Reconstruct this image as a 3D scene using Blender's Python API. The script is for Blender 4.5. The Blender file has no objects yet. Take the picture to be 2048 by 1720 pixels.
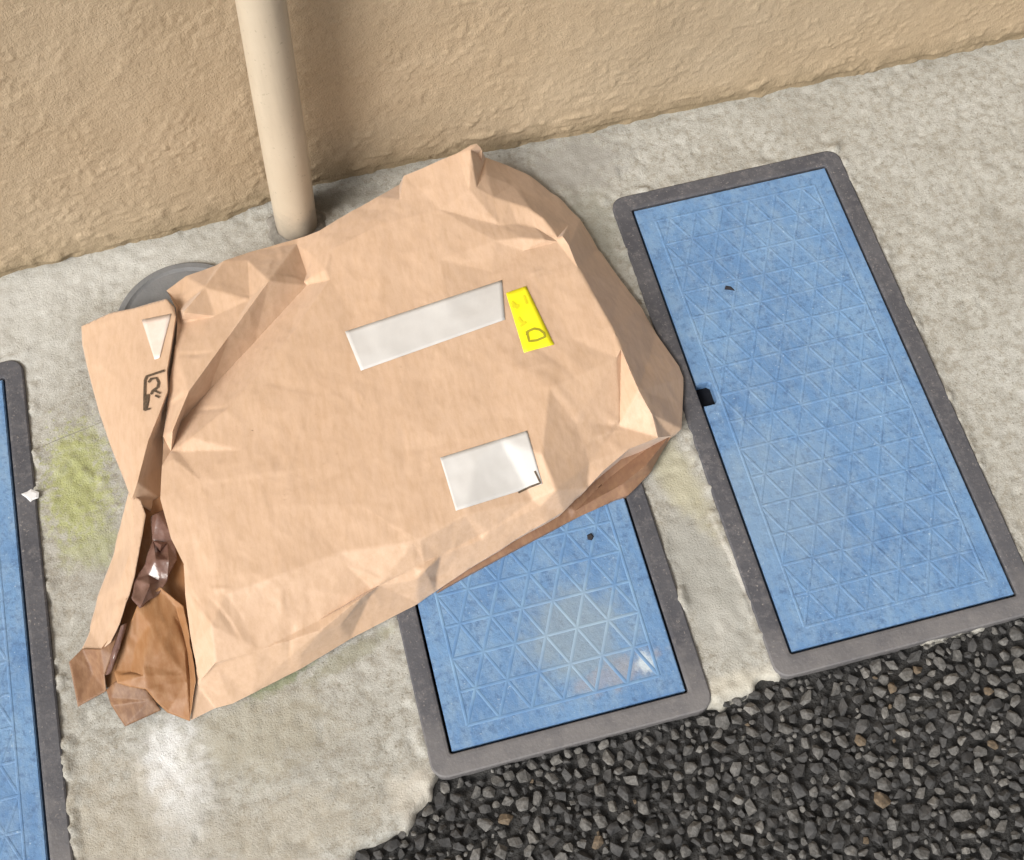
import bpy, bmesh, math, random
import numpy as np
from mathutils import Vector, Matrix, noise
from mathutils.geometry import delaunay_2d_cdt
from mathutils.bvhtree import BVHTree

random.seed(7)
rng = np.random.default_rng(7)
S = bpy.context.scene
C = S.collection

# ------------------------------------------------------------------ camera
F, PITCH, ROLL, YAW = 2600.0, 0.44884, -0.055974, -0.198829
CAM = Vector((-0.0426, -1.2239, 1.6163))
PW, PH = 2048, 1720
MCAM = Matrix.Rotation(YAW, 3, 'Z') @ Matrix.Rotation(PITCH, 3, 'X') @ Matrix.Rotation(ROLL, 3, 'Z')
cd = bpy.data.cameras.new('camera'); cam = bpy.data.objects.new('camera', cd); C.objects.link(cam)
cd.sensor_fit = 'HORIZONTAL'; cd.sensor_width = 36; cd.lens = F / PW * 36
cd.clip_start = .02; cd.clip_end = 500
cam.matrix_world = Matrix.Translation(CAM) @ MCAM.to_4x4()
S.camera = cam

# ------------------------------------------------------------------ light
SUN_EL, SUN_AZ = math.radians(41), math.radians(232)      # azimuth clockwise from +Y
w = bpy.data.worlds.new('World'); S.world = w; w.use_nodes = True
wn = w.node_tree.nodes; wn.clear()
sky = wn.new('ShaderNodeTexSky'); sky.sky_type = 'NISHITA'; sky.sun_disc = False
sky.sun_elevation = SUN_EL; sky.sun_rotation = SUN_AZ; sky.dust_density = 5; sky.air_density = 1.0; sky.ozone_density = .6
hs = wn.new('ShaderNodeHueSaturation'); hs.inputs['Saturation'].default_value = .12
bg = wn.new('ShaderNodeBackground'); bg.inputs['Strength'].default_value = .05
wo = wn.new('ShaderNodeOutputWorld')
w.node_tree.links.new(sky.outputs[0], hs.inputs['Color'])
w.node_tree.links.new(hs.outputs[0], bg.inputs['Color'])
w.node_tree.links.new(bg.outputs[0], wo.inputs[0])
sd = bpy.data.lights.new('sun', 'SUN'); sd.energy = 1.5; sd.angle = math.radians(27); sd.color = (1, .96, .905)
sun = bpy.data.objects.new('sun', sd); C.objects.link(sun)
to_sun = Vector((math.sin(SUN_AZ) * math.cos(SUN_EL), math.cos(SUN_AZ) * math.cos(SUN_EL), math.sin(SUN_EL)))
sun.rotation_euler = to_sun.to_track_quat('Z', 'Y').to_euler(); sun.location = (-2, -3, 4)
S.view_settings.view_transform = 'Standard'; S.view_settings.look = 'None'
S.view_settings.exposure = 1.13; S.view_settings.gamma = 1
S.view_settings.use_curve_mapping = False

# ------------------------------------------------------------------ helpers
def at(px, py, z=0.0):
    """point of the place that the photograph's pixel shows at height z"""
    d = MCAM @ Vector(((px - PW / 2) / F, -(py - PH / 2) / F, -1))
    return CAM + d * ((z - CAM.z) / d.z)

def tag(o, label=None, cat=None, group=None, kind=None):
    for k, v in (('label', label), ('category', cat), ('group', group), ('kind', kind)):
        if v: o[k] = v
    return o

def mesh_obj(name, verts, faces, mat, parent=None, smooth=False):
    me = bpy.data.meshes.new(name); me.from_pydata(verts, [], faces); me.update()
    if smooth: me.shade_smooth()
    if mat: me.materials.append(mat)
    o = bpy.data.objects.new(name, me); C.objects.link(o)
    if parent: o.parent = parent
    return o

def grid_obj(name, P, mat, parent=None):
    """P: array (rows, cols, 3) of points"""
    r, c = P.shape[:2]
    i = np.arange(r * c).reshape(r, c)
    f = np.stack([i[:-1, :-1], i[:-1, 1:], i[1:, 1:], i[1:, :-1]], -1).reshape(-1, 4)
    me = bpy.data.meshes.new(name)
    me.vertices.add(r * c); me.vertices.foreach_set('co', P.reshape(-1))
    me.loops.add(f.size); me.loops.foreach_set('vertex_index', f.reshape(-1).astype(np.int32))
    me.polygons.add(len(f)); me.polygons.foreach_set('loop_start', np.arange(0, f.size, 4, dtype=np.int32))
    me.update(calc_edges=True); me.validate(); me.shade_smooth()
    if mat: me.materials.append(mat)
    o = bpy.data.objects.new(name, me); C.objects.link(o)
    if parent: o.parent = parent
    return o

def empty(name, loc):
    o = bpy.data.objects.new(name, None); C.objects.link(o); o.location = loc; o.empty_display_size = .05
    return o

def vnoise(x, y, seed=0):
    """smooth value noise in -1..1 on arrays"""
    xi = np.floor(x).astype(np.int64); yi = np.floor(y).astype(np.int64)
    fx = x - xi; fy = y - yi
    fx = fx * fx * fx * (fx * (fx * 6 - 15) + 10); fy = fy * fy * fy * (fy * (fy * 6 - 15) + 10)
    def h(a, b):
        n = (a * 374761393 + b * 668265263 + seed * 974711) & 0x7fffffff
        n = ((n ^ (n >> 13)) * 1274126177) & 0x7fffffff
        return ((n ^ (n >> 16)) & 0xffff) / 32767.5 - 1
    a, b, c, d = h(xi, yi), h(xi + 1, yi), h(xi, yi + 1), h(xi + 1, yi + 1)
    return (a * (1 - fx) + b * fx) * (1 - fy) + (c * (1 - fx) + d * fx) * fy

def fbm(x, y, f, octv, seed=0, gain=.5):
    s = np.zeros_like(x); a = 1.0
    for k in range(octv):
        ca, sa = math.cos(.7 + k), math.sin(.7 + k)
        s += a * vnoise((x * ca - y * sa) * f, (x * sa + y * ca) * f, seed + k * 17); f *= 2.03; a *= gain
    return s

# ------------------------------------------------------------------ materials
class Mat:
    def __init__(self, name, rough=.8, spec=.3):
        self.m = bpy.data.materials.new(name); self.m.use_nodes = True
        self.t = self.m.node_tree; self.b = self.t.nodes['Principled BSDF']
        self.b.inputs['Roughness'].default_value = rough
        self.b.inputs['Specular IOR Level'].default_value = spec
        self.geo = self.t.nodes.new('ShaderNodeNewGeometry'); self.pos = self.geo.outputs['Position']
    def n(self, kind, **kw):
        nd = self.t.nodes.new(kind)
        for k, v in kw.items(): setattr(nd, k, v)
        return nd
    def link(self, a, b): self.t.links.new(a, b)
    def noise(self, scale, detail=4, rough=.55, off=(0, 0, 0), dist=0, stretch=None):
        t = self.n('ShaderNodeTexNoise'); t.inputs['Scale'].default_value = scale
        t.inputs['Detail'].default_value = detail; t.inputs['Roughness'].default_value = rough
        t.inputs['Distortion'].default_value = dist
        mp = self.n('ShaderNodeMapping'); mp.inputs['Location'].default_value = off
        if stretch: mp.inputs['Scale'].default_value = stretch
        self.link(self.pos, mp.inputs[0]); self.link(mp.outputs[0], t.inputs['Vector'])
        return t.outputs['Fac']
    def ramp(self, fac, stops):
        r = self.n('ShaderNodeValToRGB'); e = r.color_ramp.elements
        while len(e) < len(stops): e.new(.5)
        for el, (p, c) in zip(e, stops):
            el.position = p; el.color = (*c, 1) if hasattr(c, '__len__') else (c, c, c, 1)
        self.link(fac, r.inputs[0]); return r.outputs[0]
    def mix(self, fac, a, b, mode='MIX'):
        x = self.n('ShaderNodeMix', data_type='RGBA', blend_type=mode)
        for sock, v in ((x.inputs[0], fac), (x.inputs[6], a), (x.inputs[7], b)):
            if isinstance(v, (int, float)): sock.default_value = v
            elif isinstance(v, tuple): sock.default_value = (*v, 1)
            else: self.link(v, sock)
        return x.outputs[2]
    def math(self, op, a, b=0.0, clamp=False):
        x = self.n('ShaderNodeMath', operation=op, use_clamp=clamp)
        for sock, v in ((x.inputs[0], a), (x.inputs[1], b)):
            if isinstance(v, (int, float)): sock.default_value = v
            else: self.link(v, sock)
        return x.outputs[0]
    def blot(self, p, rx, ry, ang=0, soft=.6, wob=.6, nscale=30, gain=1.0):
        """a stain with a ragged rim round world point p: 1 inside, 0 outside"""
        mp = self.n('ShaderNodeMapping', vector_type='TEXTURE')
        mp.inputs['Location'].default_value = (p[0], p[1], 0); mp.inputs['Rotation'].default_value = (0, 0, ang)
        mp.inputs['Scale'].default_value = (rx, ry, 1000)
        self.link(self.pos, mp.inputs[0])
        ln = self.n('ShaderNodeVectorMath', operation='LENGTH'); self.link(mp.outputs[0], ln.inputs[0])
        nz = self.noise(nscale, 5, .65, off=(p[0] * 7, p[1] * 5, 0))
        d = self.math('ADD', ln.outputs['Value'], self.math('MULTIPLY', self.math('SUBTRACT', nz, .5), wob * 2))
        mr = self.n('ShaderNodeMapRange', interpolation_type='SMOOTHSTEP')
        mr.inputs['From Min'].default_value = 1 - soft; mr.inputs['From Max'].default_value = 1 + soft * .4
        mr.inputs['To Min'].default_value = gain; mr.inputs['To Max'].default_value = 0
        self.link(d, mr.inputs[0]); return mr.outputs[0]
    def color(self, c):
        if isinstance(c, tuple): self.b.inputs['Base Color'].default_value = (*c, 1)
        else: self.link(c, self.b.inputs['Base Color'])
    def bump(self, h, dist, strength=1.0):
        b = self.n('ShaderNodeBump'); b.inputs['Distance'].default_value = dist; b.inputs['Strength'].default_value = strength
        self.link(h, b.inputs['Height'])
        if self.b.inputs['Normal'].is_linked: self.link(self.b.inputs['Normal'].links[0].from_socket, b.inputs['Normal'])
        self.link(b.outputs[0], self.b.inputs['Normal'])

def mat_wall():
    m = Mat('tan_roughcast_paint', .9, .2)
    c = m.ramp(m.noise(6, 5, .6), [(.3, (.44, .335, .22)), (.7, (.51, .40, .275))])
    c = m.mix(m.ramp(m.noise(260, 3, .6), [(.4, 0.0), (.75, .28)]), c, (.55, .42, .27))
    c = m.mix(m.ramp(m.noise(150, 3, .6, off=(3, 1, 2)), [(.25, .35), (.42, 0.0)]), c, (.27, .20, .125))
    # splash-back grime along the foot of the wall
    sp = m.n('ShaderNodeSeparateXYZ'); m.link(m.pos, sp.inputs[0])
    foot = m.n('ShaderNodeMapRange'); foot.inputs['From Min'].default_value = .0; foot.inputs['From Max'].default_value = .05
    foot.inputs['To Min'].default_value = .75; foot.inputs['To Max'].default_value = 0
    m.link(m.math('ADD', sp.outputs['Z'], m.math('MULTIPLY', m.math('SUBTRACT', m.noise(28, 5, .7), .5), .10)), foot.inputs[0])
    c = m.mix(foot.outputs[0], c, (.25, .195, .12))
    m.color(c); m.bump(m.noise(300, 4, .7), .0019); return m.m

def mat_concrete():
    m = Mat('weathered_concrete', .92, .2)
    c = m.ramp(m.noise(7, 6, .62), [(.3, (.365, .35, .31)), (.5, (.44, .43, .39)), (.7, (.50, .495, .46))])
    c = m.mix(m.ramp(m.noise(75, 4, .65), [(.35, .75), (.56, 0.0)]), c, (.285, .26, .21))
    c = m.mix(m.ramp(m.noise(230, 3, .6, off=(1, 2, 3)), [(.55, 0.0), (.72, .45)]), c, (.62, .60, .55))
    c = m.mix(m.ramp(m.noise(190, 2, .6, off=(5, 2, 1)), [(.29, .7), (.37, 0.0)]), c, (.20, .185, .15))
    c = m.mix(m.ramp(m.noise(520, 2, .7, off=(8, 2, 1)), [(.34, .5), (.45, 0.0)]), c, (.24, .22, .18))
    def st(px, py, rx, ry, col, g, **kw):
        nonlocal c
        c = m.mix(m.blot(at(px, py), rx, ry, gain=g, **kw), c, col)
    st(160, 560, .26, .055, (.60, .60, .57), .55, soft=1, ang=.05)          # cleaner pale strip behind
    st(60, 700, .08, .12, (.58, .58, .55), .5, soft=1)
    st(1150, 330, .09, .06, (.31, .30, .275), .75, nscale=42, wob=1.1)        # damp dark mottling
    st(1190, 460, .05, .08, (.31, .31, .26), .55, nscale=60, wob=1.2)
    st(165, 905, .040, .045, (.40, .41, .21), .65, nscale=85, wob=1.5)        # moss
    st(160, 1005, .052, .055, (.42, .43, .22), .65, nscale=85, wob=1.5)
    st(150, 960, .04, .08, (.34, .36, .13), .6, nscale=130, wob=2.0, soft=.5)
    st(135, 872, .075, .0010, (.22, .21, .18), .8, nscale=60, wob=.3, ang=.18)
    st(190, 1090, .05, .035, (.36, .38, .17), .5, nscale=60, wob=1.0)
    st(345, 1545, .045, .066, (.74, .745, .745), 1.0, soft=.8, wob=.75, nscale=55)   # whitish spill
    st(370, 1640, .05, .09, (.58, .57, .54), .6, soft=1, wob=.9, nscale=55)
    st(550, 1365, .05, .014, (.22, .25, .13), .75, ang=.3, nscale=70, wob=1.1)   # green algae by the paper
    st(700, 1310, .07, .014, (.27, .26, .18), .6, ang=.35, nscale=70, wob=1.1)
    st(520, 1470, .10, .06, (.37, .34, .265), .6, nscale=35, wob=1.1)
    st(560, 1660, .12, .05, (.40, .36, .29), .55, nscale=40, wob=1.1)
    st(240, 1650, .07, .09, (.42, .37, .29), .5, nscale=40, wob=1.1)
    st(1350, 950, .03, .10, (.44, .415, .30), .8, nscale=40, ang=.2)         # mortar between the right two covers
    st(1415, 1170, .045, .115, (.36, .355, .325), .9, soft=.35, nscale=30, wob=.45, ang=.12)
    st(1440, 1250, .022, .05, (.47, .46, .42), .8, soft=.9, nscale=40, ang=.1)
    st(1470, 1370, .07, .018, (.58, .55, .47), .8, nscale=45, wob=.6)
    st(1362, 1260, .006, .12, (.66, .64, .58), .8, soft=.5, wob=.4, nscale=40, ang=.055)
    st(1500, 1200, .005, .12, (.62, .60, .55), .7, soft=.5, wob=.4, nscale=40, ang=.10)
    st(840, 1600, .04, .045, (.55, .51, .44), .7, nscale=40, wob=.8)
    st(620, 410, .05, .03, (.10, .095, .08), .8, nscale=45, wob=.8)          # wet grime round the pipe foot
    st(690, 395, .07, .02, (.22, .21, .18), .7, nscale=45, wob=1.0)
    m.color(c); m.bump(m.noise(360, 4, .7), .0015); return m.m

def mat_lid():
    m = Mat('faded_blue_plastic', .55, .35)
    c = m.ramp(m.noise(9, 5, .6), [(.3, (.105, .215, .41)), (.7, (.165, .30, .50))])
    c = m.mix(m.ramp(m.noise(60, 5, .7, stretch=(1, .45, 1)), [(.42, 0.0), (.7, .7)]), c, (.23, .34, .475))
    c = m.mix(m.ramp(m.noise(120, 4, .7, off=(2, 4, 1)), [(.30, .75), (.5, 0.0)]), c, (.075, .14, .27))
    c = m.mix(m.ramp(m.noise(300, 2, .5, off=(7, 4, 1)), [(.70, 0.0), (.76, .7)]), c, (.45, .56, .66))
    # trodden-in dirt towards the middle of the lid beside the asphalt
    c = m.mix(m.blot(at(1150, 1270), .075, .075, nscale=30, wob=.9, gain=.65), c, (.255, .315, .355))
    c = m.mix(m.blot(at(1230, 1350), .06, .02, nscale=50, wob=1.2, gain=.5, ang=.2), c, (.33, .30, .30))
    c = m.mix(m.blot(at(1290, 1330), .012, .014, nscale=90, wob=1.0, gain=.8), c, (.6, .68, .72))
    c = m.mix(m.blot(at(1530, 1010), .12, .1, nscale=18, wob=1.2, gain=.35), c, (.24, .32, .40))
    m.color(c); m.bump(m.noise(150, 5, .7), .0012)
    m.link(m.ramp(m.noise(40, 4), [(.3, .42), (.7, .68)]), m.b.inputs['Roughness']); return m.m

def mat_rib():
    m = Mat('worn_blue_plastic', .6, .3)
    c = m.ramp(m.noise(30, 4, .6), [(.4, (.12, .235, .43)), (.7, (.20, .33, .49))])
    c = m.mix(m.blot(at(1160, 1270), .075, .07, nscale=25, wob=.6, gain=.6), c, (.34, .43, .49))
    m.color(c); return m.m

def mat_frame():
    m = Mat('grey_plastic_frame', .65, .35)
    c = m.ramp(m.noise(12, 5, .6), [(.3, (.066, .067, .078)), (.7, (.105, .104, .114))])
    c = m.mix(m.ramp(m.noise(90, 5, .7), [(.5, 0.0), (.8, .6)]), c, (.23, .215, .215))
    c = m.mix(m.ramp(m.noise(300, 3, .6), [(.62, 0.0), (.74, .7)]), c, (.33, .30, .28))
    # road dust on the ends beside the asphalt
    sp = m.n('ShaderNodeSeparateXYZ'); m.link(m.pos, sp.inputs[0])
    mr = m.n('ShaderNodeMapRange'); mr.inputs['From Min'].default_value = -.80; mr.inputs['From Max'].default_value = -.90
    mr.inputs['To Min'].default_value = 0; mr.inputs['To Max'].default_value = .75
    m.link(m.math('ADD', sp.outputs['Y'], m.math('MULTIPLY', m.math('SUBTRACT', m.noise(40, 4), .5), .15)), mr.inputs[0])
    c = m.mix(mr.outputs[0], c, (.20, .19, .188))
    m.color(c); m.bump(m.noise(200, 4), .0007); return m.m

def mat_pipe():
    m = Mat('cream_pipe_paint', .45, .4)
    c = m.ramp(m.noise(9, 4, .6), [(.3, (.50, .42, .315)), (.7, (.55, .47, .36))])
    c = m.mix(m.ramp(m.noise(40, 5, .7, stretch=(1, 1, .12)), [(.5, 0.0), (.8, .5)]), c, (.40, .335, .25))
    c = m.mix(m.ramp(m.noise(170, 3, .6), [(.64, 0.0), (.72, .6)]), c, (.30, .25, .18))
    sp = m.n('ShaderNodeSeparateXYZ'); m.link(m.pos, sp.inputs[0])
    mr = m.n('ShaderNodeMapRange'); mr.inputs['From Min'].default_value = .0; mr.inputs['From Max'].default_value = .07
    mr.inputs['To Min'].default_value = .8; mr.inputs['To Max'].default_value = 0
    m.link(m.math('ADD', sp.outputs['Z'], m.math('MULTIPLY', m.math('SUBTRACT', m.noise(45, 5, .7), .5), .09)), mr.inputs[0])
    c = m.mix(mr.outputs[0], c, (.27, .24, .20))
    m.color(c); m.bump(m.noise(60, 4, .6), .0003); return m.m

def mat_simple(name, col, col2, scale, rough=.7, spec=.3, bump=0, bscale=200):
    m = Mat(name, rough, spec)
    m.color(m.ramp(m.noise(scale, 4, .6), [(.3, col), (.7, col2)]))
    if bump: m.bump(m.noise(bscale, 4, .6), bump)
    return m.m

def mat_paper(name, a=(.565, .385, .258), b=(.615, .43, .298)):
    m = Mat(name, .52, .4)
    c = m.ramp(m.noise(5, 4, .6), [(.3, a), (.7, b)])
    c = m.mix(m.ramp(m.noise(140, 4, .7, stretch=(1, .25, 1)), [(.4, 0.0), (.75, .45)]), c, (.43, .265, .145))
    c = m.mix(m.ramp(m.noise(600, 2, .6), [(.66, 0.0), (.76, .35)]), c, (.34, .2, .11))
    m.color(c); m.bump(m.noise(13, 4, .55), .0016); m.bump(m.noise(420, 2, .5), .00008)
    m.b.inputs['Sheen Weight'].default_value = .25 if a[0] > .5 else .04; m.b.inputs['Sheen Roughness'].default_value = .5
    return m.m

def mat_stone(name, a, b):
    m = Mat(name, .8, .3)
    oi = m.n('ShaderNodeObjectInfo')
    c = m.ramp(m.noise(55, 2, .5), [(.3, a), (.62, b)])
    c = m.mix(m.ramp(m.noise(260, 4, .65), [(.4, .5), (.65, 0.0)]), c, (.03, .029, .028))
    m.color(c); m.bump(m.noise(300, 4, .6), .0010); return m.m

M = dict(wall=mat_wall(), concrete=mat_concrete(), lid=mat_lid(), rib=mat_rib(), frame=mat_frame(),
         pit=mat_simple('dark_gap', (.008, .009, .012), (.015, .016, .02), 40, .9, .1),
         pipe=mat_pipe(),
         drain=mat_simple('grey_drain_plastic', (.155, .16, .165), (.205, .205, .205), 25, .7, .3, .0006, 240),
         paper=mat_paper('brown_kraft_paper'), dark=mat_paper('shade_darkened_flap_paper', (.14, .066, .033), (.22, .11, .056)), pocket=mat_paper('shade_darkened_pocket_paper', (.20, .105, .06), (.29, .165, .105)), inner=mat_paper('brown_kraft_paper_inside', (.245, .11, .042), (.355, .175, .072)),  # dark, pocket: shade of turned-under folds put into the brown of the inside
         tape=mat_simple('glossy_brown_tape', (.11, .052, .036), (.215, .125, .10), 50, .24, .7, .002, 25),
         white=mat_simple('white_label_paper', (.55, .535, .515), (.63, .615, .595), 12, .55),
         clear=mat_simple('pale_tape', (.70, .575, .50), (.76, .66, .60), 60, .3, .5),
         yellow=mat_simple('fluorescent_yellow_label', (.93, .84, .015), (.97, .90, .03), 50, .5),
         ink=mat_simple('black_ink', (.05, .037, .026), (.14, .095, .06), 260, .7),
         olive=mat_simple('olive_ink', (.30, .27, .02), (.38, .34, .03), 160, .7),
         faint=mat_simple('faint_olive_ink', (.70, .62, .02), (.82, .74, .02), 160, .7),
         asphalt=mat_simple('asphalt_binder', (.016, .016, .016), (.05, .048, .046), 70, .75, .35, .006, 120),
         fleck=mat_simple('white_paint_fleck', (.62, .62, .63), (.74, .74, .74), 60, .7),
         dirt=mat_simple('dark_dirt', (.02, .02, .03), (.05, .045, .045), 60, .9))
STONES = [mat_stone('dark_road_stone', (.04, .04, .041), (.095, .093, .092)),
          mat_stone('grey_road_stone', (.09, .087, .083), (.18, .174, .165)),
          mat_stone('pale_road_stone', (.15, .145, .135), (.24, .23, .215)),
          mat_stone('brown_road_stone', (.12, .09, .06), (.22, .165, .11))]

# ------------------------------------------------------------------ setting: covers' layout
LW = .300
LIDS = [dict(x=-.568 - LW, b=-.900, t=-.200), dict(x=-.069, b=-.869, t=-.169), dict(x=.3765, b=-.8555, t=-.1585)]
FR = .0298

# the wall's foot wavers a little
WX = np.array([-4, -.559, -.43, -.329, -.25, -.151, -.078, .035, .095, .186, .309, .389, 4.])
WY = np.array([-.032, -.028, -.020, -.015, -.010, .003, .014, .015, .016, .014, .005, .001, -.002])
def wall_y(x):
    s = 0
    for d in (-.05, -.025, 0, .025, .05): s = s + np.interp(x + d, WX, WY)
    return s / 5

def axis_pts(lo, fine_lo, fine_hi, hi, step):
    a = np.arange(fine_lo, fine_hi + step / 2, step)
    pre = fine_lo - np.cumsum(step * 1.35 ** np.arange(1, 40)); pre = pre[pre > lo]
    post = fine_hi + np.cumsum(step * 1.35 ** np.arange(1, 40)); post = post[post < hi]
    return np.concatenate([[lo], pre[::-1], a, post, [hi]])

# --- wall
xs = axis_pts(-4, -.72, 1.22, 4, .0027); zs = axis_pts(-.06, -.03, .60, 3.2, .0027)
X, Z = np.meshgrid(xs, zs)
rough = .0018 * np.maximum(0, vnoise(X * 150, Z * 150, 3)) * (.55 + .45 * vnoise(X * 22, Z * 22, 61)) + .0010 * np.maximum(0, vnoise(X * 88 + .3 * Z, Z * 88, 5) - .1) + .0007 * fbm(X, Z, 24, 2, 9) + .004 * vnoise(X * 4, Z * 4, 4)
low = np.clip(1 - Z / .12, 0, 1)
lump = np.maximum(0, fbm(X, Z * 1.6, 38, 3, 21) - .25) * .0045 * low
lump += np.maximum(0, fbm(X * .5, Z * 2, 45, 2, 31) - .75) * .006 * low
ragged = np.where(Z < .012, .0022 * vnoise(X * 40, Z * 0 + 3, 8) + .0022, 0)
Y = wall_y(X) - rough - lump + ragged
wf = grid_obj('house_wall', np.stack([X, Y, Z], -1), M['wall'])
tag(wf, 'tan roughcast rendered house wall behind the parcel and pipe', 'wall')
vb = [(x, y, z) for x in (-4.0, 4.0) for y in (.06, .30) for z in (-.06, 3.2)]
mesh_obj('wall_core', vb, [(0, 1, 3, 2), (4, 6, 7, 5), (2, 3, 7, 6), (0, 2, 6, 4), (1, 5, 7, 3)], M['wall'], wf)

# --- pavement edge against the asphalt (world polyline x -> y)
EP = [at(*p) for p in ((640, 1760), (720, 1720), (800, 1668), (865, 1610), (880, 1550), (1392, 1412), (1440, 1412), (1500, 1388), (1558, 1366), (1570, 1350))]
EX = np.array([-4] + [p.x for p in EP] + [.70, .74, 4]); EY = np.array([-1.10] + [p.y for p in EP] + [-.893, -.885, -.89])
EY[1] = -1.0
o_ = np.argsort(EX); EX = EX[o_]; EY = EY[o_]
def edge_y(x): return np.interp(x, EX, EY)

xs = axis_pts(-4, -.80, 1.12, 4, .0042); ys = axis_pts(-1.6, -1.06, .10, .35, .0042)
X, Y = np.meshgrid(xs, ys)
Zp = .0008 * fbm(X, Y, 60, 3, 5, .6) + .0016 * fbm(X, Y, 9, 2, 6)
pit = np.maximum(0, vnoise(X * 95, Y * 95, 12) - .45) * .004; Zp -= pit
ms = at(165, 960); Zp += np.exp(-(((X - ms.x) / .05) ** 2 + ((Y - ms.y) / .07) ** 2)) * np.maximum(0, fbm(X, Y, 90, 3, 44, .7)) * .004
pa, pb = at(1362, 1180), at(1398, 1400)
t_ = np.clip(((X - pa.x) * (pb.x - pa.x) + (Y - pa.y) * (pb.y - pa.y)) / ((pb.x - pa.x) ** 2 + (pb.y - pa.y) ** 2), 0, 1)
dd = np.hypot(X - pa.x - t_ * (pb.x - pa.x), Y - pa.y - t_ * (pb.y - pa.y)); Zp += .002 * np.exp(-(dd / .005) ** 2)
lip = Y - edge_y(X) - .009 * fbm(X, Y, 28, 3, 14, .6)
fall = np.clip((.012 - lip) / .024, 0, 1); Zp = Zp - .045 * fall * fall * (3 - 2 * fall)
Zp += .003 * np.exp(-((lip - .02) / .015) ** 2) * fbm(X, Y, 40, 2, 3)
for L in LIDS:                                           # the chambers under the covers
    inx = (X > L['x'] - .016) & (X < L['x'] + LW + .016) & (Y > L['b'] - .016) & (Y < L['t'] + .016)
    Zp = np.where(inx, -.06, Zp)
    near = (X > L['x'] - FR - .004) & (X < L['x'] + LW + FR + .004) & (Y > L['b'] - FR - .004) & (Y < L['t'] + FR + .004) & ~inx
    ox = np.minimum(np.minimum(X - (L['x'] - FR), L['x'] + LW + FR - X), np.minimum(Y - (L['b'] - FR), L['t'] + FR - Y))
    Zp = np.where(near, np.minimum(Zp, .0015), Zp)
    lap = np.clip(1 - np.abs(ox + .003) / .013, 0, 1) * np.maximum(0, fbm(X, Y, 42, 4, 71, .65) + .1) * .0062
    Zp = np.where(inx | (lip < .006), Zp, Zp + lap)
pv = grid_obj('pavement', np.stack([X, Y, Zp], -1), M['concrete']); tag(pv, kind='structure')

# --- asphalt
xs = axis_pts(-25, -.4, 1.0, 25, .012); ys = axis_pts(-25, -1.35, -.80, -.78, .012)
X, Y = np.meshgrid(xs, ys)
asph = grid_obj('asphalt', np.stack([X, Y, -.0125 + .004 * fbm(X, Y, 40, 2, 2)], -1), M['asphalt']); tag(asph, kind='structure')

def hull_stone(seed, flat=.56):
    r = random.Random(seed); bm = bmesh.new()
    for k in range(17):
        v = Vector((r.gauss(0, 1), r.gauss(0, 1), r.gauss(0, 1))).normalized() * r.uniform(.82, 1.0)
        bm.verts.new((v.x, v.y * r.uniform(.8, 1), v.z * flat))
    res = bmesh.ops.convex_hull(bm, input=bm.verts)
    bmesh.ops.delete(bm, geom=[e for e in res['geom_interior'] if isinstance(e, bmesh.types.BMVert)], context='VERTS')
    bmesh.ops.recalc_face_normals(bm, faces=bm.faces)
    vs = [v.co.copy() for v in bm.verts]; bm.verts.index_update()
    fs = [[v.index for v in f.verts] for f in bm.faces]; bm.free(); return vs, fs
HULLS = [hull_stone(s) for s in range(14)]

def stone_spots():
    cell = {}; out = []
    def ok(x, y, r):
        i, j = int(x // .03), int(y // .03)
        for a in range(i - 1, i + 2):
            for b in range(j - 1, j + 2):
                for (u, v, q) in cell.get((a, b), ()):
                    if (u - x) ** 2 + (v - y) ** 2 < ((q + r) * .80) ** 2: return False
        return True
    for rad, tries in ((.0104, 7000), (.0087, 20000), (.0072, 40000), (.0053, 60000), (.0036, 40000)):
        for _ in range(tries):
            x = random.uniform(-.85, 1.25); y = random.uniform(-1.62, -.83); r = rad * random.uniform(.86, 1.15)
            if y > float(edge_y(x)) + random.uniform(-.010, .010): continue
            if any(L['x'] - FR - r < x < L['x'] + LW + FR + r and y > L['b'] - FR - r * .8 for L in LIDS): continue
            if ok(x, y, r):
                cell.setdefault((int(x // .03), int(y // .03)), []).append((x, y, r)); out.append((x, y, r))
    return out
spots = stone_spots()
def pix(p):
    q = MCAM.transposed() @ (Vector(p) - CAM); return PW / 2 + F * q.x / -q.z, PH / 2 - F * q.y / -q.z, -q.z
def score(s):
    u, v, d = pix((s[0], s[1], 0))
    return (s[2] / d) if (0 < u < PW and 0 < v < PH) else 0
spots.sort(key=score, reverse=True)
smesh = {}
def stone_params(s):
    mi = random.choices(range(4), (.46, .42, .10, .02))[0]
    hz = random.randrange(len(HULLS))
    z = -.0095 + random.uniform(-.002, .0035) + s[2] * .35
    rot = Matrix.Rotation(random.uniform(0, 6.28), 4, 'Z') @ Matrix.Rotation(random.gauss(0, .2), 4, 'X') @ Matrix.Rotation(random.gauss(0, .2), 4, 'Y')
    sc = Matrix.Diagonal((s[2] * random.uniform(.92, 1.22), s[2] * random.uniform(.75, 1.0), s[2] * .95, 1))
    return mi, hz, Matrix.Translation((s[0], s[1], z)) @ rot @ sc
for s in spots[:300]:
    mi, hz, mw = stone_params(s)
    if (mi, hz) not in smesh:
        me = bpy.data.meshes.new('stone'); me.from_pydata(*[HULLS[hz][0], [], HULLS[hz][1]]); me.materials.append(STONES[mi]); smesh[mi, hz] = me
    o = bpy.data.objects.new('stone', smesh[mi, hz]); C.objects.link(o); o.parent = asph; o.matrix_world = mw
vs, fs, mis = [], [], []
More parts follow.
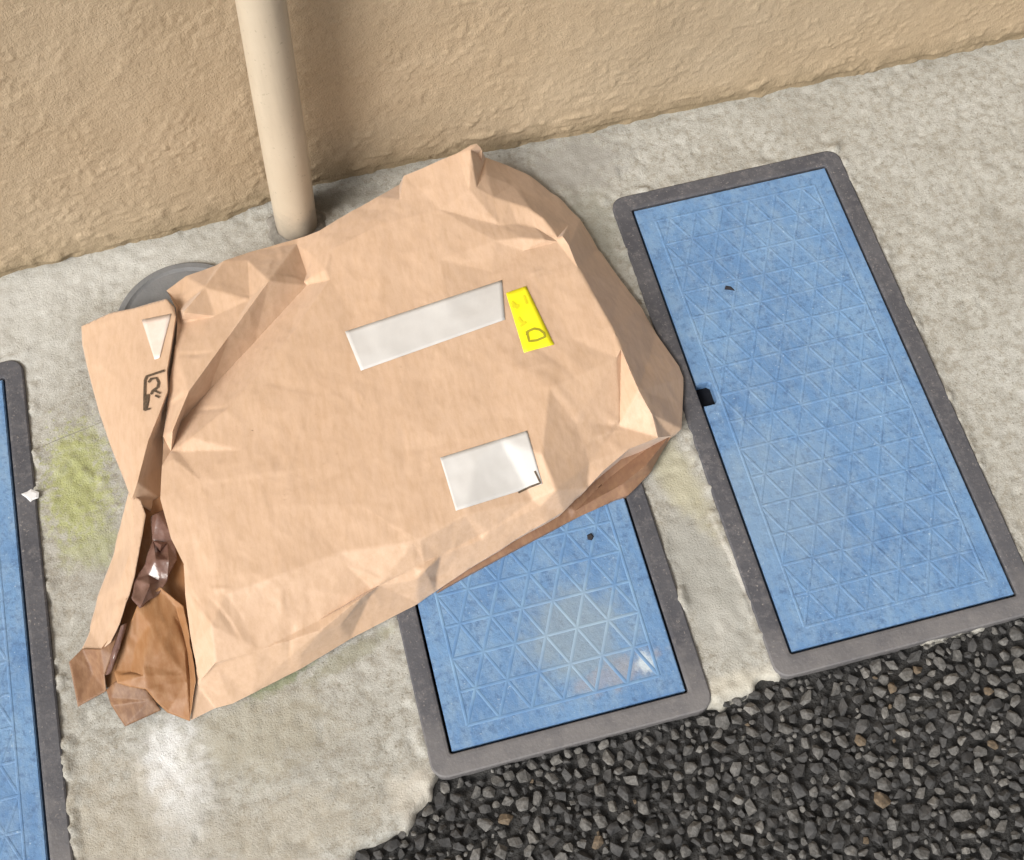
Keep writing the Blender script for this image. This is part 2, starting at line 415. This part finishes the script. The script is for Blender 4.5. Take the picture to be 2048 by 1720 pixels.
for s in spots[300:]:
    mi, hz, mw = stone_params(s); b = len(vs)
    vs += [mw @ v for v in HULLS[hz][0]]; fs += [[i + b for i in f] for f in HULLS[hz][1]]; mis += [mi] * len(HULLS[hz][1])
so = mesh_obj('small_stones', vs, fs, None, asph)
for m_ in STONES: so.data.materials.append(m_)
so.data.polygons.foreach_set('material_index', mis); tag(so, kind='stuff')

# ------------------------------------------------------------------ downpipe
def tube(path, radii, n=40, cap=True):
    vs, fs = [], []
    for k, (p, r) in enumerate(zip(path, radii)):
        a = path[max(0, k - 1)]; b = path[min(len(path) - 1, k + 1)]
        d = (Vector(b) - Vector(a)).normalized(); u = d.cross(Vector((0, 1, 0))).normalized(); v = d.cross(u)
        for i in range(n):
            t = i / n * math.tau; vs.append(Vector(p) + (u * math.cos(t) + v * math.sin(t)) * r)
    for k in range(len(path) - 1):
        for i in range(n):
            j = (i + 1) % n; fs.append((k * n + i, k * n + j, (k + 1) * n + j, (k + 1) * n + i))
    return vs, fs
pp, pr = [], []
for k in range(40):
    z = -.02 + 3.1 * (k / 39) ** 2.2
    pp.append((-.117 + .08 * z if z < .6 else -.069, -.052, z)); pr.append(.0305 + .0006 * math.sin(z * 9))
dp = mesh_obj('downpipe', *tube(pp, pr), M['pipe'], None, True)
tag(dp, 'round cream painted downpipe running down the tan wall', 'pipe')
# collar of grime and mortar where the pipe enters the pavement
vs, fs = [], []
N = 48
for k, (rr, zz) in enumerate(((.0300, .012), (.0335, .0095), (.039, .004), (.046, -.002))):
    for i in range(N):
        t = i / N * math.tau; q = rr * (1 + (.10 * k) * noise.noise((math.cos(t) * 2, math.sin(t) * 2, 3)))
        vs.append((-.1175 + q * math.cos(t), -.052 + q * math.sin(t), zz + .003 * noise.noise((math.cos(t) * 3, math.sin(t) * 3, 7 + k))))
for k in range(3):
    for i in range(N):
        j = (i + 1) % N; fs.append((k * N + i, (k + 1) * N + i, (k + 1) * N + j, k * N + j))
mesh_obj('mortar_collar', vs, fs, mat_simple('grey_mortar', (.14, .13, .11), (.30, .28, .25), 60, .9, .2, .001, 300), dp, True)

# ------------------------------------------------------------------ grey round drain cover
dc0 = (at(372, 648)); dcx, dcy = dc0.x, dc0.y
prof = [(.1020, -.004), (.1020, .0045), (.1000, .0065), (.0925, .0068), (.0905, .0050), (.0880, .0035), (.030, .0038), (.0, .0038)]
vs, fs = [], []
N = 96
for r, z in prof[:-1]:
    for i in range(N):
        t = i / N * math.tau; vs.append((r * math.cos(t), r * math.sin(t), z))
for k in range(len(prof) - 2):
    for i in range(N):
        j = (i + 1) % N; fs.append((k * N + i, k * N + j, (k + 1) * N + j, (k + 1) * N + i))
vs.append((0, 0, .0038)); fs += [((len(prof) - 2) * N + i, (len(prof) - 2) * N + (i + 1) % N, len(vs) - 1) for i in range(N)]
dr = mesh_obj('drain_cover', vs, fs, M['drain'], None, False); dr.location = (dcx, dcy, .001)
tag(dr, 'round grey plastic drain cover peeking out from under the parcel', 'drain cover')

# ------------------------------------------------------------------ blue covers
def rrect(x0, x1, y0, y1, r, n=6):
    out = []
    for cx, cy, a0 in ((x1 - r, y1 - r, 0), (x0 + r, y1 - r, 90), (x0 + r, y0 + r, 180), (x1 - r, y0 + r, 270)):
        for k in range(n + 1):
            a = math.radians(a0 + 90 * k / n); out.append((cx + r * math.cos(a), cy + r * math.sin(a)))
    return out
def loft(rings, closed_top=False):
    vs, fs = [], []
    n = len(rings[0][0])
    for ring, z in rings: vs += [(x, y, z) for x, y in ring]
    for k in range(len(rings) - 1):
        for i in range(n):
            j = (i + 1) % n; fs.append((k * n + i, k * n + j, (k + 1) * n + j, (k + 1) * n + i))
    if closed_top: fs.append(tuple(range((len(rings) - 1) * n, len(rings) * n)))
    return vs, fs

def ribs(w, l, m):
    """triangular lattice of raised ribs inside the lid's margin (local coordinates, origin lower left)"""
    vs, fs = [], []
    def seg(a, b, h=.00050, hw=.0013, z0=.0048):
        a = Vector(a); b = Vector(b); d = (b - a); 
        if d.length < .004: return
        d.normalize(); s = Vector((-d.y, d.x)); k = len(vs)
        for p in (a, b):
            for o, z in ((-hw * 1.7, z0), (-hw * .7, z0 + h), (hw * .7, z0 + h), (hw * 1.7, z0)):
                q = p + s * o; vs.append((q.x, q.y, z))
        fs.extend([(k, k + 4, k + 5, k + 1), (k + 1, k + 5, k + 6, k + 2), (k + 2, k + 6, k + 7, k + 3)])
    x0, x1, y0, y1 = m, w - m, m, l - m
    nx = 6; dx = (x1 - x0) / nx; ny = round((y1 - y0) / (dx * 1.02)); dy = (y1 - y0) / ny
    for j in range(ny + 1): seg((x0, y0 + j * dy), (x1, y0 + j * dy))
    seg((x0, y0), (x0, y1), .00062); seg((x1, y0), (x1, y1), .00062)
    for j in range(ny):
        ya, yb = y0 + j * dy, y0 + (j + 1) * dy
        sh = 0 if j % 2 == 0 else .5
        for i in range(-1, nx + 1):
            xa = x0 + (i + sh) * dx
            for (p, q, hh) in (((xa, ya), (xa + dx / 2, yb), .00044), ((xa + dx / 2, yb), (xa + dx, ya), .00038)):
                if min(p[0], q[0]) >= x0 - 1e-6 and max(p[0], q[0]) <= x1 + 1e-6: seg(p, q, hh)
    return vs, fs

CLAB = ['blue plastic ground cover at the left edge beside the mossy concrete',
        'blue plastic ground cover partly hidden under the front of the parcel',
        'blue plastic ground cover fully uncovered to the right of the parcel']
for L, lab in zip(LIDS, CLAB):
    ln = L['t'] - L['b']
    root = empty('meter_cover', (L['x'], L['b'], 0)); tag(root, lab, 'meter cover', 'blue covers set in the pavement')
    g = .0034
    def R4(o, r): return rrect(-o, LW + o, -o, ln + o, r)
    v, f = loft([(R4(FR, .020), -.03), (R4(FR, .020), .0035), (R4(FR - .002, .018), .0050), (R4(.0075, .006), .0055), (R4(g + .001, .004), .0050),
                 (R4(g, .004), .0040), (R4(g, .004), -.035)])
    mesh_obj('frame', v, f, M['frame'], root)
    v, f = loft([(R4(g + .0, .004), -.0349), (R4(-.02, .004), -.0349)], True)
    mesh_obj('frame_tray', v, f, M['pit'], root)
    bmL = bmesh.new()
    # lid outline with the finger notch cut into its left edge
    nA, nB, nd = ln * .515, ln * .565, .020
    ring = [(0.0, 0.0), (LW, 0.0), (LW, ln), (0.0, ln), (0.0, nB), (nd - .004, nB), (nd, nB - .004), (nd, nA + .004), (nd - .004, nA), (0.0, nA)]
    top = [bmL.verts.new((x, y, .0048)) for x, y in ring]; tf = bmL.faces.new(top)
    ex = bmesh.ops.extrude_face_region(bmL, geom=[tf])
    for e in ex['geom']:
        if isinstance(e, bmesh.types.BMVert): e.co.z -= .035
    bmesh.ops.recalc_face_normals(bmL, faces=bmL.faces)
    bev = [e for e in bmL.edges if all(v_.co.z > 0 for v_ in e.verts)]
    bmesh.ops.bevel(bmL, geom=bev, offset=.0012, segments=2, affect='EDGES')
    me = bpy.data.meshes.new('lid'); bmL.to_mesh(me); bmL.free(); me.materials.append(M['lid'])
    lid = bpy.data.objects.new('lid', me); C.objects.link(lid); lid.parent = root
    v, f = ribs(LW, ln, .026)
    # keep the ribs off the notch
    keep = [q for q in f if not any(v[i][0] < .028 and nA - .01 < v[i][1] < nB + .01 and len(q) and abs(v[i][0] - .026) > .004 for i in q)]
    mesh_obj('rib_pattern', v, keep, M['rib' if lab is CLAB[1] else 'lid'], lid)
    nt = mesh_obj('lift_notch', [(0, nA, -.012), (nd, nA, -.012), (nd, nB, -.012), (0, nB, -.012)], [(0, 1, 2, 3)], M['pit'], lid)

# ------------------------------------------------------------------ parcel
def sheet(name, outline, chains, pts, mat, parent, skirt=None, cuts=4, crumple=.0010, seed=0, lift=0.0, thick=0, relax=1, fine=.0055, creases=()):
    """a creased paper surface: outline, fold lines and spot heights (px, py, z) triangulated, refined and crumpled"""
    idx = {}; co = []; zz = []
    def vid(p):
        k = (round(p[0], 2), round(p[1], 2))
        if k not in idx:
            idx[k] = len(co); co.append(Vector((k[0], -k[1]))); zz.append(p[2])
        return idx[k]
    edges = []
    ids = [vid(p) for p in outline]; edges += [(ids[i], ids[(i + 1) % len(ids)]) for i in range(len(ids))]
    for c in chains:
        q = [vid(p) for p in c]; edges += list(zip(q, q[1:]))
    for p in pts: vid(p)
    vo, eo, fo, ov, oe, of = delaunay_2d_cdt(co, edges, [], 1, 1e-4)
    bm = bmesh.new(); vv = []
    for k, p in enumerate(vo):
        if ov[k]: z = zz[ov[k][0]]
        else:
            ws = [(1 / ((p - q).length_squared + 1e-6), h) for q, h in zip(co, zz)]
            ws.sort(reverse=True); ws = ws[:3]; z = sum(a * b for a, b in ws) / sum(a for a, b in ws)
        vv.append(bm.verts.new(at(p.x, -p.y, z + lift)))
    for f in fo:
        try: bm.faces.new([vv[i] for i in f])
        except ValueError: pass
    bm.normal_update()
    bmesh.ops.delete(bm, geom=[v for v in bm.verts if not v.link_faces], context='VERTS')
    for f in bm.faces:
        if f.normal.dot(CAM - f.calc_center_median()) < 0: f.normal_flip()
    for _ in range(8):
        long = [e for e in bm.edges if e.calc_length() > fine]
        if not long: break
        bmesh.ops.subdivide_edges(bm, edges=long, cuts=1)
        bmesh.ops.triangulate(bm, faces=[f for f in bm.faces if len(f.verts) > 3])
    inner = [v for v in bm.verts if not v.is_boundary]
    for _ in range(relax): bmesh.ops.smooth_vert(bm, verts=inner, factor=.25, use_axis_x=True, use_axis_y=True, use_axis_z=True)
    bm.normal_update()
    for v in bm.verts:
        p = v.co; a = 0
        for s_, g in ((16, 1.0), (38, .5), (80, .25)):
            a += g * (1 - 2.2 * abs(noise.noise(Vector((p.x * s_ + seed, p.y * s_ * .8 + seed * 3, p.z * s_ * .6 + s_)))))
        for (cx, cy, dx, dy, ln_, wd, am, kink) in creases:
            ex, ey = p.x - cx, p.y - cy; t = ex * dx + ey * dy
            if abs(t) < ln_:
                d = ex * -dy + ey * dx - kink * t * t
                if -wd < d < wd * 2.2:
                    a += am / crumple * (1 - abs(t) / ln_) ** .7 * ((1 + d / wd) if d < 0 else (1 - d / (wd * 2.2)))
        v.co = p + v.normal * crumple * a
    if skirt is not None:
        be = [e for e in bm.edges if e.is_boundary]
        r = bmesh.ops.extrude_edge_only(bm, edges=be)
        cen = sum((v.co for v in bm.verts), Vector()) / len(bm.verts)
        for v in [g for g in r['geom'] if isinstance(g, bmesh.types.BMVert)]:
            d = (cen - v.co); d.z = 0; v.co += d.normalized() * min(.012, .25 * max(v.co.z, 0)); v.co.z = skirt
    bmesh.ops.recalc_face_normals(bm, faces=bm.faces)
    up = sum(f.normal.z * f.calc_area() for f in bm.faces)
    if up < 0: bmesh.ops.reverse_faces(bm, faces=bm.faces)
    bvh = BVHTree.FromBMesh(bm)
    me = bpy.data.meshes.new(name); bm.to_mesh(me); bm.free(); me.shade_smooth(); me.materials.append(mat)
    me.set_sharp_from_angle(angle=math.radians(50))
    o = bpy.data.objects.new(name, me); C.objects.link(o); o.parent = parent
    if parent: o.matrix_parent_inverse = Matrix.Translation(parent.location).inverted()
    if thick:
        md = o.modifiers.new('thickness', 'SOLIDIFY'); md.thickness = thick; md.offset = -1
    return o, bvh

pc = at(760, 820, .0)
parcel = empty('parcel', (pc.x, pc.y, 0))
tag(parcel, 'crumpled brown paper parcel, torn open at one end, lying half on a blue cover', 'parcel')

edgeL = [(381, 1440, .008), (393, 1366, .03), (391, 1318, .042), (381, 1263, .052), (372, 1190, .062), (369, 1129, .068), (343, 1078, .072), (321, 998, .076),
         (324, 933, .076), (327, 873, .076), (336, 812, .076), (342, 752, .076), (351, 692, .074), (354, 649, .07), (350, 616, .062)]
LIP = [(1316, 875, .052), (1258, 898, .056), (1206, 942, .055), (1175, 975, .050), (1127, 1023, .042), (1042, 1072, .036), (939, 1137, .026), (870, 1183, .016)]
outl = [(333, 582, .05), (372, 553, .052), (432, 531, .056), (448, 522, .062), (500, 505, .048), (596, 478, .034), (640, 462, .056), (705, 422, .068), (757, 394, .072),
        (799, 370, .06), (809, 352, .085), (865, 328, .095), (914, 307, .102), (942, 291, .108), (953, 288, .108), (963, 299, .100), (971, 316, .062), (1010, 330, .032), (1060, 352, .018),
        (1100, 385, .013), (1114, 393, .012), (1160, 440, .011), (1197, 500, .010), (1240, 561, .012), (1284, 618, .012), (1312, 669, .012), (1357, 733, .012), (1366, 756, .012),
        (1364, 810, .014), (1362, 858, .022), (1341, 872, .024),] + LIP + [(837, 1206, .010), (700, 1277, .008), (600, 1337, .008), (500, 1389, .008), (465, 1407, .008), (430, 1416, .008)] + edgeL
ridgeR = [(939, 380, .100), (953, 376, .098), (986, 395, .090), (1018, 404, .087), (1058, 418, .084), (1087, 438, .082), (1107, 464, .080), (1115, 476, .082), (1125, 474, .088), (1137, 490, .088), (1156, 537, .088),
          (1191, 596, .090), (1223, 653, .091), (1242, 698, .091), (1277, 781, .087), (1303, 829, .072), (1316, 875, .052)]
chains = [
    ridgeR,
    [(941, 300, .110), (939, 380, .100)],
    [(971, 316, .062), (953, 376, .098)],
    [(972, 350, .085), (1025, 372, .060), (1080, 405, .050), (1137, 450, .044)],
    [(1115, 476, .082), (1137, 450, .044), (1160, 440, .011)],
    [(1100, 474, .077), (1070, 456, .077), (1035, 450, .080), (1000, 452, .086)],
    [(1090, 480, .088), (1040, 476, .090), (990, 482, .092)],
    [(1115, 484, .080), (1045, 502, .081), (985, 545, .083)],
    [(1098, 778, .095), (1085, 909, .094), (1111, 980, .082)],
    [(1098, 778, .095), (1150, 845, .078), (1178, 925, .062), (1206, 942, .055)],
    [(1150, 845, .078), (1232, 717, .088)],
    [(1242, 705, .084), (1239, 852, .056), (1316, 875, .052)],
    [(1239, 852, .056), (1178, 925, .062)],
    [(1239, 852, .056), (1258, 898, .060)],
    # upper left fan of folds
    [(448, 522, .062), (410, 575, .080), (369, 625, .086)],
    [(333, 582, .05), (357, 618, .050), (363, 649, .064), (457, 673, .092)],
    [(365, 640, .066), (430, 632, .074), (500, 600, .080), (538, 562, .090)],
    [(538, 562, .090), (457, 673, .096), (378, 782, .099), (345, 862, .094)],
    [(614, 571, .054), (508, 686, .058), (417, 782, .060), (363, 843, .062), (342, 903, .070)],
    [(660, 560, .080), (570, 690, .086), (460, 815, .087), (385, 875, .083), (347, 918, .078)],
    [(496, 522, .060), (538, 562, .090), (608, 565, .056)],
    [(496, 522, .060), (594, 488, .036), (614, 548, .050)],
    [(640, 462, .056), (626, 510, .062), (622, 555, .064)],
    [(705, 422, .068), (664, 500, .078), (650, 540, .080)],
    [(799, 370, .060), (800, 400, .086), (760, 450, .088)],
    # front
    [(430, 1330, .046), (520, 1300, .050), (640, 1240, .052), (760, 1170, .055), (880, 1110, .057), (980, 1060, .058), (1080, 1012, .062)],
    [(385, 1174, .068), (423, 1250, .071), (432, 1324, .052), (397, 1366, .032)],
    [(391, 1290, .050), (410, 1300, .052), (432, 1324, .052)],
    [(560, 1330, .026), (640, 1262, .055), (722, 1196, .064), (770, 1160, .060)],
    [(600, 1310, .030), (680, 1250, .046), (740, 1190, .050)],
    [(826, 1085, .084), (832, 1158, .055)],
    [(840, 1080, .085), (850, 1140, .062)],
    [(930, 1030, .086), (962, 1080, .052)],
    [(1065, 1000, .068), (1090, 1045, .042)],
    [(400, 960, .083), (480, 900, .086), (342, 905, .073)],
    [(450, 1190, .076), (560, 1150, .083), (680, 1105, .083)],
    [(470, 1215, .070), (600, 1165, .074), (690, 1130, .075)],
]
pts = [(760, 560, .089), (880, 520, .092), (900, 640, .092), (760, 720, .091), (620, 800, .089), (480, 960, .085), (700, 900, .091), (850, 860, .093), (1000, 700, .092),
       (1000, 630, .091), (1100, 600, .087), (1150, 680, .087), (1050, 560, .087), (560, 1010, .087), (420, 1060, .080), (720, 1010, .089), (950, 920, .091), (880, 420, .093), (1000, 880, .091)]
cr = random.Random(5); CREASES = []
for k in range(95):
    p = at(cr.uniform(360, 1300), cr.uniform(330, 1380), .08); an = cr.choice((.25, .9, -.6, 1.5)) + cr.gauss(0, .35)
    q = abs(cr.gauss(0, 1)) + .35
    wd_ = cr.uniform(.0045, .011)
    CREASES.append((p.x, p.y, math.cos(an), math.sin(an), cr.uniform(.018, .075), wd_, cr.choice((-1, 1)) * min(.00062 * q, .15 * wd_), cr.gauss(0, 1.5)))
for k in range(26):            # sharper short creases crowding the folded edges
    px_, py_ = cr.choice(((1120, 470), (1200, 850), (420, 620), (600, 540), (900, 1080), (560, 1290), (1150, 930), (380, 860), (400, 1230)))
    p = at(px_ + cr.gauss(0, 45), py_ + cr.gauss(0, 45), .08); an = cr.uniform(0, 3.14)
    CREASES.append((p.x, p.y, math.cos(an), math.sin(an), cr.uniform(.012, .04), cr.uniform(.003, .006), cr.choice((-1, 1)) * cr.uniform(.0009, .0020), cr.gauss(0, 2)))
wrap, bvh_wrap = sheet('paper_wrap', outl, chains, pts, M['paper'], parcel, skirt=.004, crumple=.0008, seed=1.3, fine=.0042, creases=CREASES)

po = [(1343, 866, .022), (1340, 878, .020), (1328, 893, .016), (1300, 945, .012), (1256, 990, .012), (1233, 998, .011), (1144, 1040, .010), (1042, 1093, .010), (939, 1148, .010), (872, 1186, .009),
      (939, 1128, .014), (1042, 1060, .016), (1127, 1005, .018), (1170, 950, .020), (1204, 920, .020), (1255, 872, .022), (1312, 850, .024)]
sheet('end_fold', po, [[(1343, 866, .022), (1292, 930, .030), (1245, 968, .024), (1150, 1022, .016)], [(1330, 872, .018), (1276, 912, .012), (1220, 955, .010)]], [], M['pocket'], parcel, skirt=.003, cuts=3, crumple=.0009, seed=31, relax=0, fine=.004)  # inside paper, its colour darkened for the shade under the lip
ENDC = []
for k in range(70):
    p = at(cr.uniform(150, 400), cr.uniform(990, 1450), .04); an = cr.choice((1.3, .3, 2.2)) + cr.gauss(0, .4); wd_ = cr.uniform(.004, .010)
    ENDC.append((p.x, p.y, math.cos(an), math.sin(an), cr.uniform(.012, .05), wd_, cr.choice((-1, 1)) * wd_ * cr.uniform(.10, .24), cr.gauss(0, 3)))
# torn end: flaps, inside and tape
eo = [(163, 653, .022), (221, 626, .038), (269, 616, .052), (333, 598, .070), (348, 614, .072), (354, 649, .045), (349, 692, .040), (340, 752, .038), (333, 812, .036), (326, 873, .036),
      (324, 933, .034), (324, 1000, .036), (300, 1022, .046), (264, 998, .072), (250, 962, .066), (225, 900, .052), (200, 830, .040), (178, 745, .028), (165, 690, .022)]
ec = [[(333, 598, .070), (351, 635, .080), (342, 692, .084), (333, 743, .087), (335, 782, .089), (318, 828, .091), (296, 882, .091), (275, 964, .084), (264, 998, .072)],
      [(230, 640, .042), (235, 760, .056), (262, 900, .078)]]
end_flap, bvh_end = sheet('end_flap', eo, ec, [(288, 740, .074), (285, 840, .084)], M['paper'], parcel, cuts=4, crumple=.0007, seed=4, thick=.0008)
lo = [(258, 985, .070), (281, 1000, .070), (292, 1030, .066), (284, 1075, .060), (269, 1155, .052), (252, 1206, .048), (240, 1246, .046), (222, 1285, .040), (202, 1300, .034),
      (165, 1297, .020), (181, 1262, .014), (184, 1240, .012), (196, 1193, .012), (228, 1110, .018), (244, 1040, .034)]
lc = [[(264, 1010, .068), (266, 1090, .058), (240, 1170, .046), (216, 1262, .036)]]
side_flap, _ = sheet('side_flap', lo, lc, [], M['paper'], parcel, cuts=3, crumple=.0006, seed=9, fine=.004, creases=ENDC[:24], thick=.0008)
tp = [(165, 1297, .024), (202, 1298, .036), (240, 1250, .040), (225, 1310, .032), (210, 1350, .020), (213, 1382, .012), (156, 1414, .006), (138, 1324, .024)]
sheet('tip_flap', tp, [[(202, 1298, .036), (186, 1345, .012), (210, 1350, .020)], [(138, 1324, .024), (186, 1345, .012), (156, 1414, .006)]], [], M['dark'], parcel, cuts=3, crumple=.0008, seed=27, fine=.004, creases=ENDC, thick=.0008)  # colour darkened for paper curling away from the light, corner flap too
io = [(286, 1012, .048), (324, 992, .046), (350, 1075, .034), (376, 1125, .030), (380, 1190, .028), (388, 1270, .024), (392, 1360, .016), (340, 1360, .012), (215, 1375, .006), (205, 1330, .010), (250, 1215, .024), (262, 1150, .030)]
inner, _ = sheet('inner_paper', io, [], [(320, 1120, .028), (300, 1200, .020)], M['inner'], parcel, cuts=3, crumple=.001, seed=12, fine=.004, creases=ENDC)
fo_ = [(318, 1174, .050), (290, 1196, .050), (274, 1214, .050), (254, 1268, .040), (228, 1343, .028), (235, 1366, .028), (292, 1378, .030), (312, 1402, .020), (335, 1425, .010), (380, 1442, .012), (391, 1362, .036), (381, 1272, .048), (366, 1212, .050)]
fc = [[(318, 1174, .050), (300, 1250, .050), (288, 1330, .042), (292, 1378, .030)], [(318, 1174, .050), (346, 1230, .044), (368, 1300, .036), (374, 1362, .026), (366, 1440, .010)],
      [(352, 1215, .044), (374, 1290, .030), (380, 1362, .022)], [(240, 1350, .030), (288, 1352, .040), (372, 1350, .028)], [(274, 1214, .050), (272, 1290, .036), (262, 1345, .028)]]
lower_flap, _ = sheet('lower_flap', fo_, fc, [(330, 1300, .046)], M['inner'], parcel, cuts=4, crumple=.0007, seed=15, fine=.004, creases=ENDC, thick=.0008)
so_ = [(213, 1380, .016), (232, 1362, .026), (292, 1376, .022), (322, 1420, .010), (250, 1453, .004), (223, 1411, .007)]
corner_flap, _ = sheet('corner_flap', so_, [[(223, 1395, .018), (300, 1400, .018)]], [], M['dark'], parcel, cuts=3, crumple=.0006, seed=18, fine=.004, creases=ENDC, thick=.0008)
to = [(302, 1034, .054), (326, 1022, .052), (350, 1080, .046), (354, 1118, .044), (334, 1162, .046), (308, 1196, .054), (280, 1216, .056), (264, 1196, .052), (270, 1160, .046), (292, 1128, .046), (306, 1082, .050)]
tape, _ = sheet('packing_tape', to, [[(316, 1030, .060), (334, 1085, .048), (338, 1120, .055), (318, 1160, .046), (284, 1208, .060)], [(306, 1082, .050), (322, 1090, .058), (350, 1080, .046)],
                [(292, 1128, .046), (312, 1120, .056), (354, 1118, .044)], [(270, 1160, .046), (300, 1168, .060), (308, 1196, .054)]], [(296, 1150, .046), (320, 1105, .046), (280, 1180, .050)],
                M['tape'], parcel, crumple=.0013, seed=22, thick=.0003, relax=0, fine=.004, creases=ENDC)
tc = [(243, 1252, .050), (254, 1246, .052), (238, 1300, .044), (222, 1345, .034), (212, 1350, .030), (226, 1300, .040)]
sheet('packing_tape', tc, [[(248, 1250, .055), (232, 1300, .046), (217, 1347, .034)]], [], M['tape'], parcel, crumple=.0008, seed=28, thick=.0003, relax=0, fine=.004)

# ------------------------------------------------------------------ labels and print on the paper
def on(bvh, px, py, off=.0004):
    d = (MCAM @ Vector(((px - PW / 2) / F, -(py - PH / 2) / F, -1))).normalized()
    loc, nrm, i, dist = bvh.ray_cast(CAM, d)
    if loc is None: return at(px, py, .08)
    if nrm.dot(d) > 0: nrm = -nrm
    return loc + nrm * off
def patch(name, quad, mat, bvh, parent, off=.0009, n=(14, 8)):
    """a thin label stuck on the paper, corners given in order"""
    q = [Vector(c) for c in quad]; P = np.zeros((n[1] + 1, n[0] + 1, 3))
    for j in range(n[1] + 1):
        for i in range(n[0] + 1):
            u, v = i / n[0], j / n[1]
            p = (q[0] * (1 - u) + q[1] * u) * (1 - v) + (q[3] * (1 - u) + q[2] * u) * v
            P[j, i] = on(bvh, p.x, p.y, off)
    o = grid_obj(name, P[::-1].copy(), mat, parent)
    fix(o, parent)
    md = o.modifiers.new('thickness', 'SOLIDIFY'); md.thickness = .0003; md.offset = 0
    return o
def fix(o, parent):
    if parent.type == 'EMPTY': o.matrix_parent_inverse = Matrix.Translation(parent.location).inverted()
def strokes(name, lines, mat, bvh, parent, off=.0016):
    """pen strokes [(width, [(px,py)...])] printed on the surface"""
    vs, fs = [], []
    for wd, ln in lines:
        pts_ = []
        for a, b in zip(ln, ln[1:]):
            a, b = Vector(a), Vector(b); k = max(1, int((b - a).length / 4))
            pts_ += [a.lerp(b, i / k) for i in range(k)]
        pts_.append(Vector(ln[-1])); base = len(vs)
        for i, p in enumerate(pts_):
            d = (pts_[min(i + 1, len(pts_) - 1)] - pts_[max(i - 1, 0)]).normalized(); s = Vector((-d.y, d.x)) * wd / 2
            vs += [on(bvh, *(p + s), off), on(bvh, *(p - s), off)]
        for i in range(len(pts_) - 1):
            k = base + i * 2; fs.append((k, k + 1, k + 3, k + 2))
    o = mesh_obj(name, vs, fs, mat, parent); fix(o, parent); return o

patch('shipping_label', [(690, 664), (1004, 561), (1010, 640), (722, 742)], M['white'], bvh_wrap, parcel, n=(40, 12))
lower = patch('address_label', [(880, 916), (1054, 862), (1085, 968), (912, 1022)], M['white'], bvh_wrap, parcel, n=(40, 14))
strokes('print', [(4, [(1070, 942), (1082, 966), (1060, 974), (1036, 986)])], M['ink'], bvh_wrap, lower)
ys_ = patch('yellow_sticker', [(1012, 587), (1052, 573), (1108, 690), (1048, 706)], M['yellow'], bvh_wrap, parcel, off=.0012, n=(6, 14))
strokes('print', [(4.5, [(1053, 664), (1058, 684), (1074, 682), (1090, 675)]), (4.5, [(1053, 672), (1056, 664), (1068, 659), (1079, 661), (1088, 668), (1090, 676)])], M['olive'], bvh_wrap, ys_, .0022)
strokes('faint_print', [(7, [(1022, 606), (1036, 618)]), (6, [(1024, 616), (1038, 613)]), (5, [(1047, 592), (1054, 610)]), (6, [(1036, 636), (1042, 645), (1050, 650)]), (5, [(1040, 655), (1052, 646)])],
        M['faint'], bvh_wrap, ys_, .0022)
patch('tape_corner', [(284, 640), (343, 628), (320, 716), (310, 720)], M['clear'], bvh_end, parcel, n=(6, 8))
strokes('stamp_mark', [(4.5, [(330, 742), (312, 748), (294, 754), (291, 762), (290, 792), (290, 822)]), (4.5, [(298, 766), (303, 759), (314, 757), (318, 766), (316, 776), (306, 783), (303, 790)]),
                       (6, [(297, 790), (295, 806), (292, 820)]), (3.5, [(308, 782), (322, 788)]), (4, [(311, 792), (320, 796)]), (3.5, [(290, 822), (302, 818)])], M['ink'], bvh_end, parcel)

# ------------------------------------------------------------------ small things on the ground
def blob(name, outline, mat, z, h):
    c = sum((Vector(p) for p in outline), Vector((0, 0))) / len(outline)
    vs = [at(x, y, z) for x, y in outline] + [at(*(c + (Vector(p) - c) * .65), z + h) for p in outline]
    n = len(outline); fs = [(i, (i + 1) % n, n + (i + 1) % n, n + i) for i in range(n)] + [tuple(range(n, 2 * n))]
    return mesh_obj(name, vs, fs, mat)
tag(blob('paint_fleck', [(42, 988), (55, 983), (62, 978), (78, 984), (77, 996), (66, 1000), (61, 1004), (53, 996)], M['fleck'], .0056, .0012), 'jagged white fleck stuck on the grey frame of the left cover', 'fleck')
tag(blob('dirt_crumb', [(1174, 1070), (1182, 1066), (1188, 1073), (1184, 1081), (1175, 1079)], M['dirt'], .0048, .004), 'tiny dark crumb of dirt on the blue cover just below the parcel', 'dirt crumb')
tag(blob('dirt_crumb', [(1451, 571), (1462, 573), (1471, 582), (1460, 580), (1449, 579)], M['dirt'], .0048, .002), 'thin dark speck of dirt on the uncovered right blue cover', 'dirt crumb')
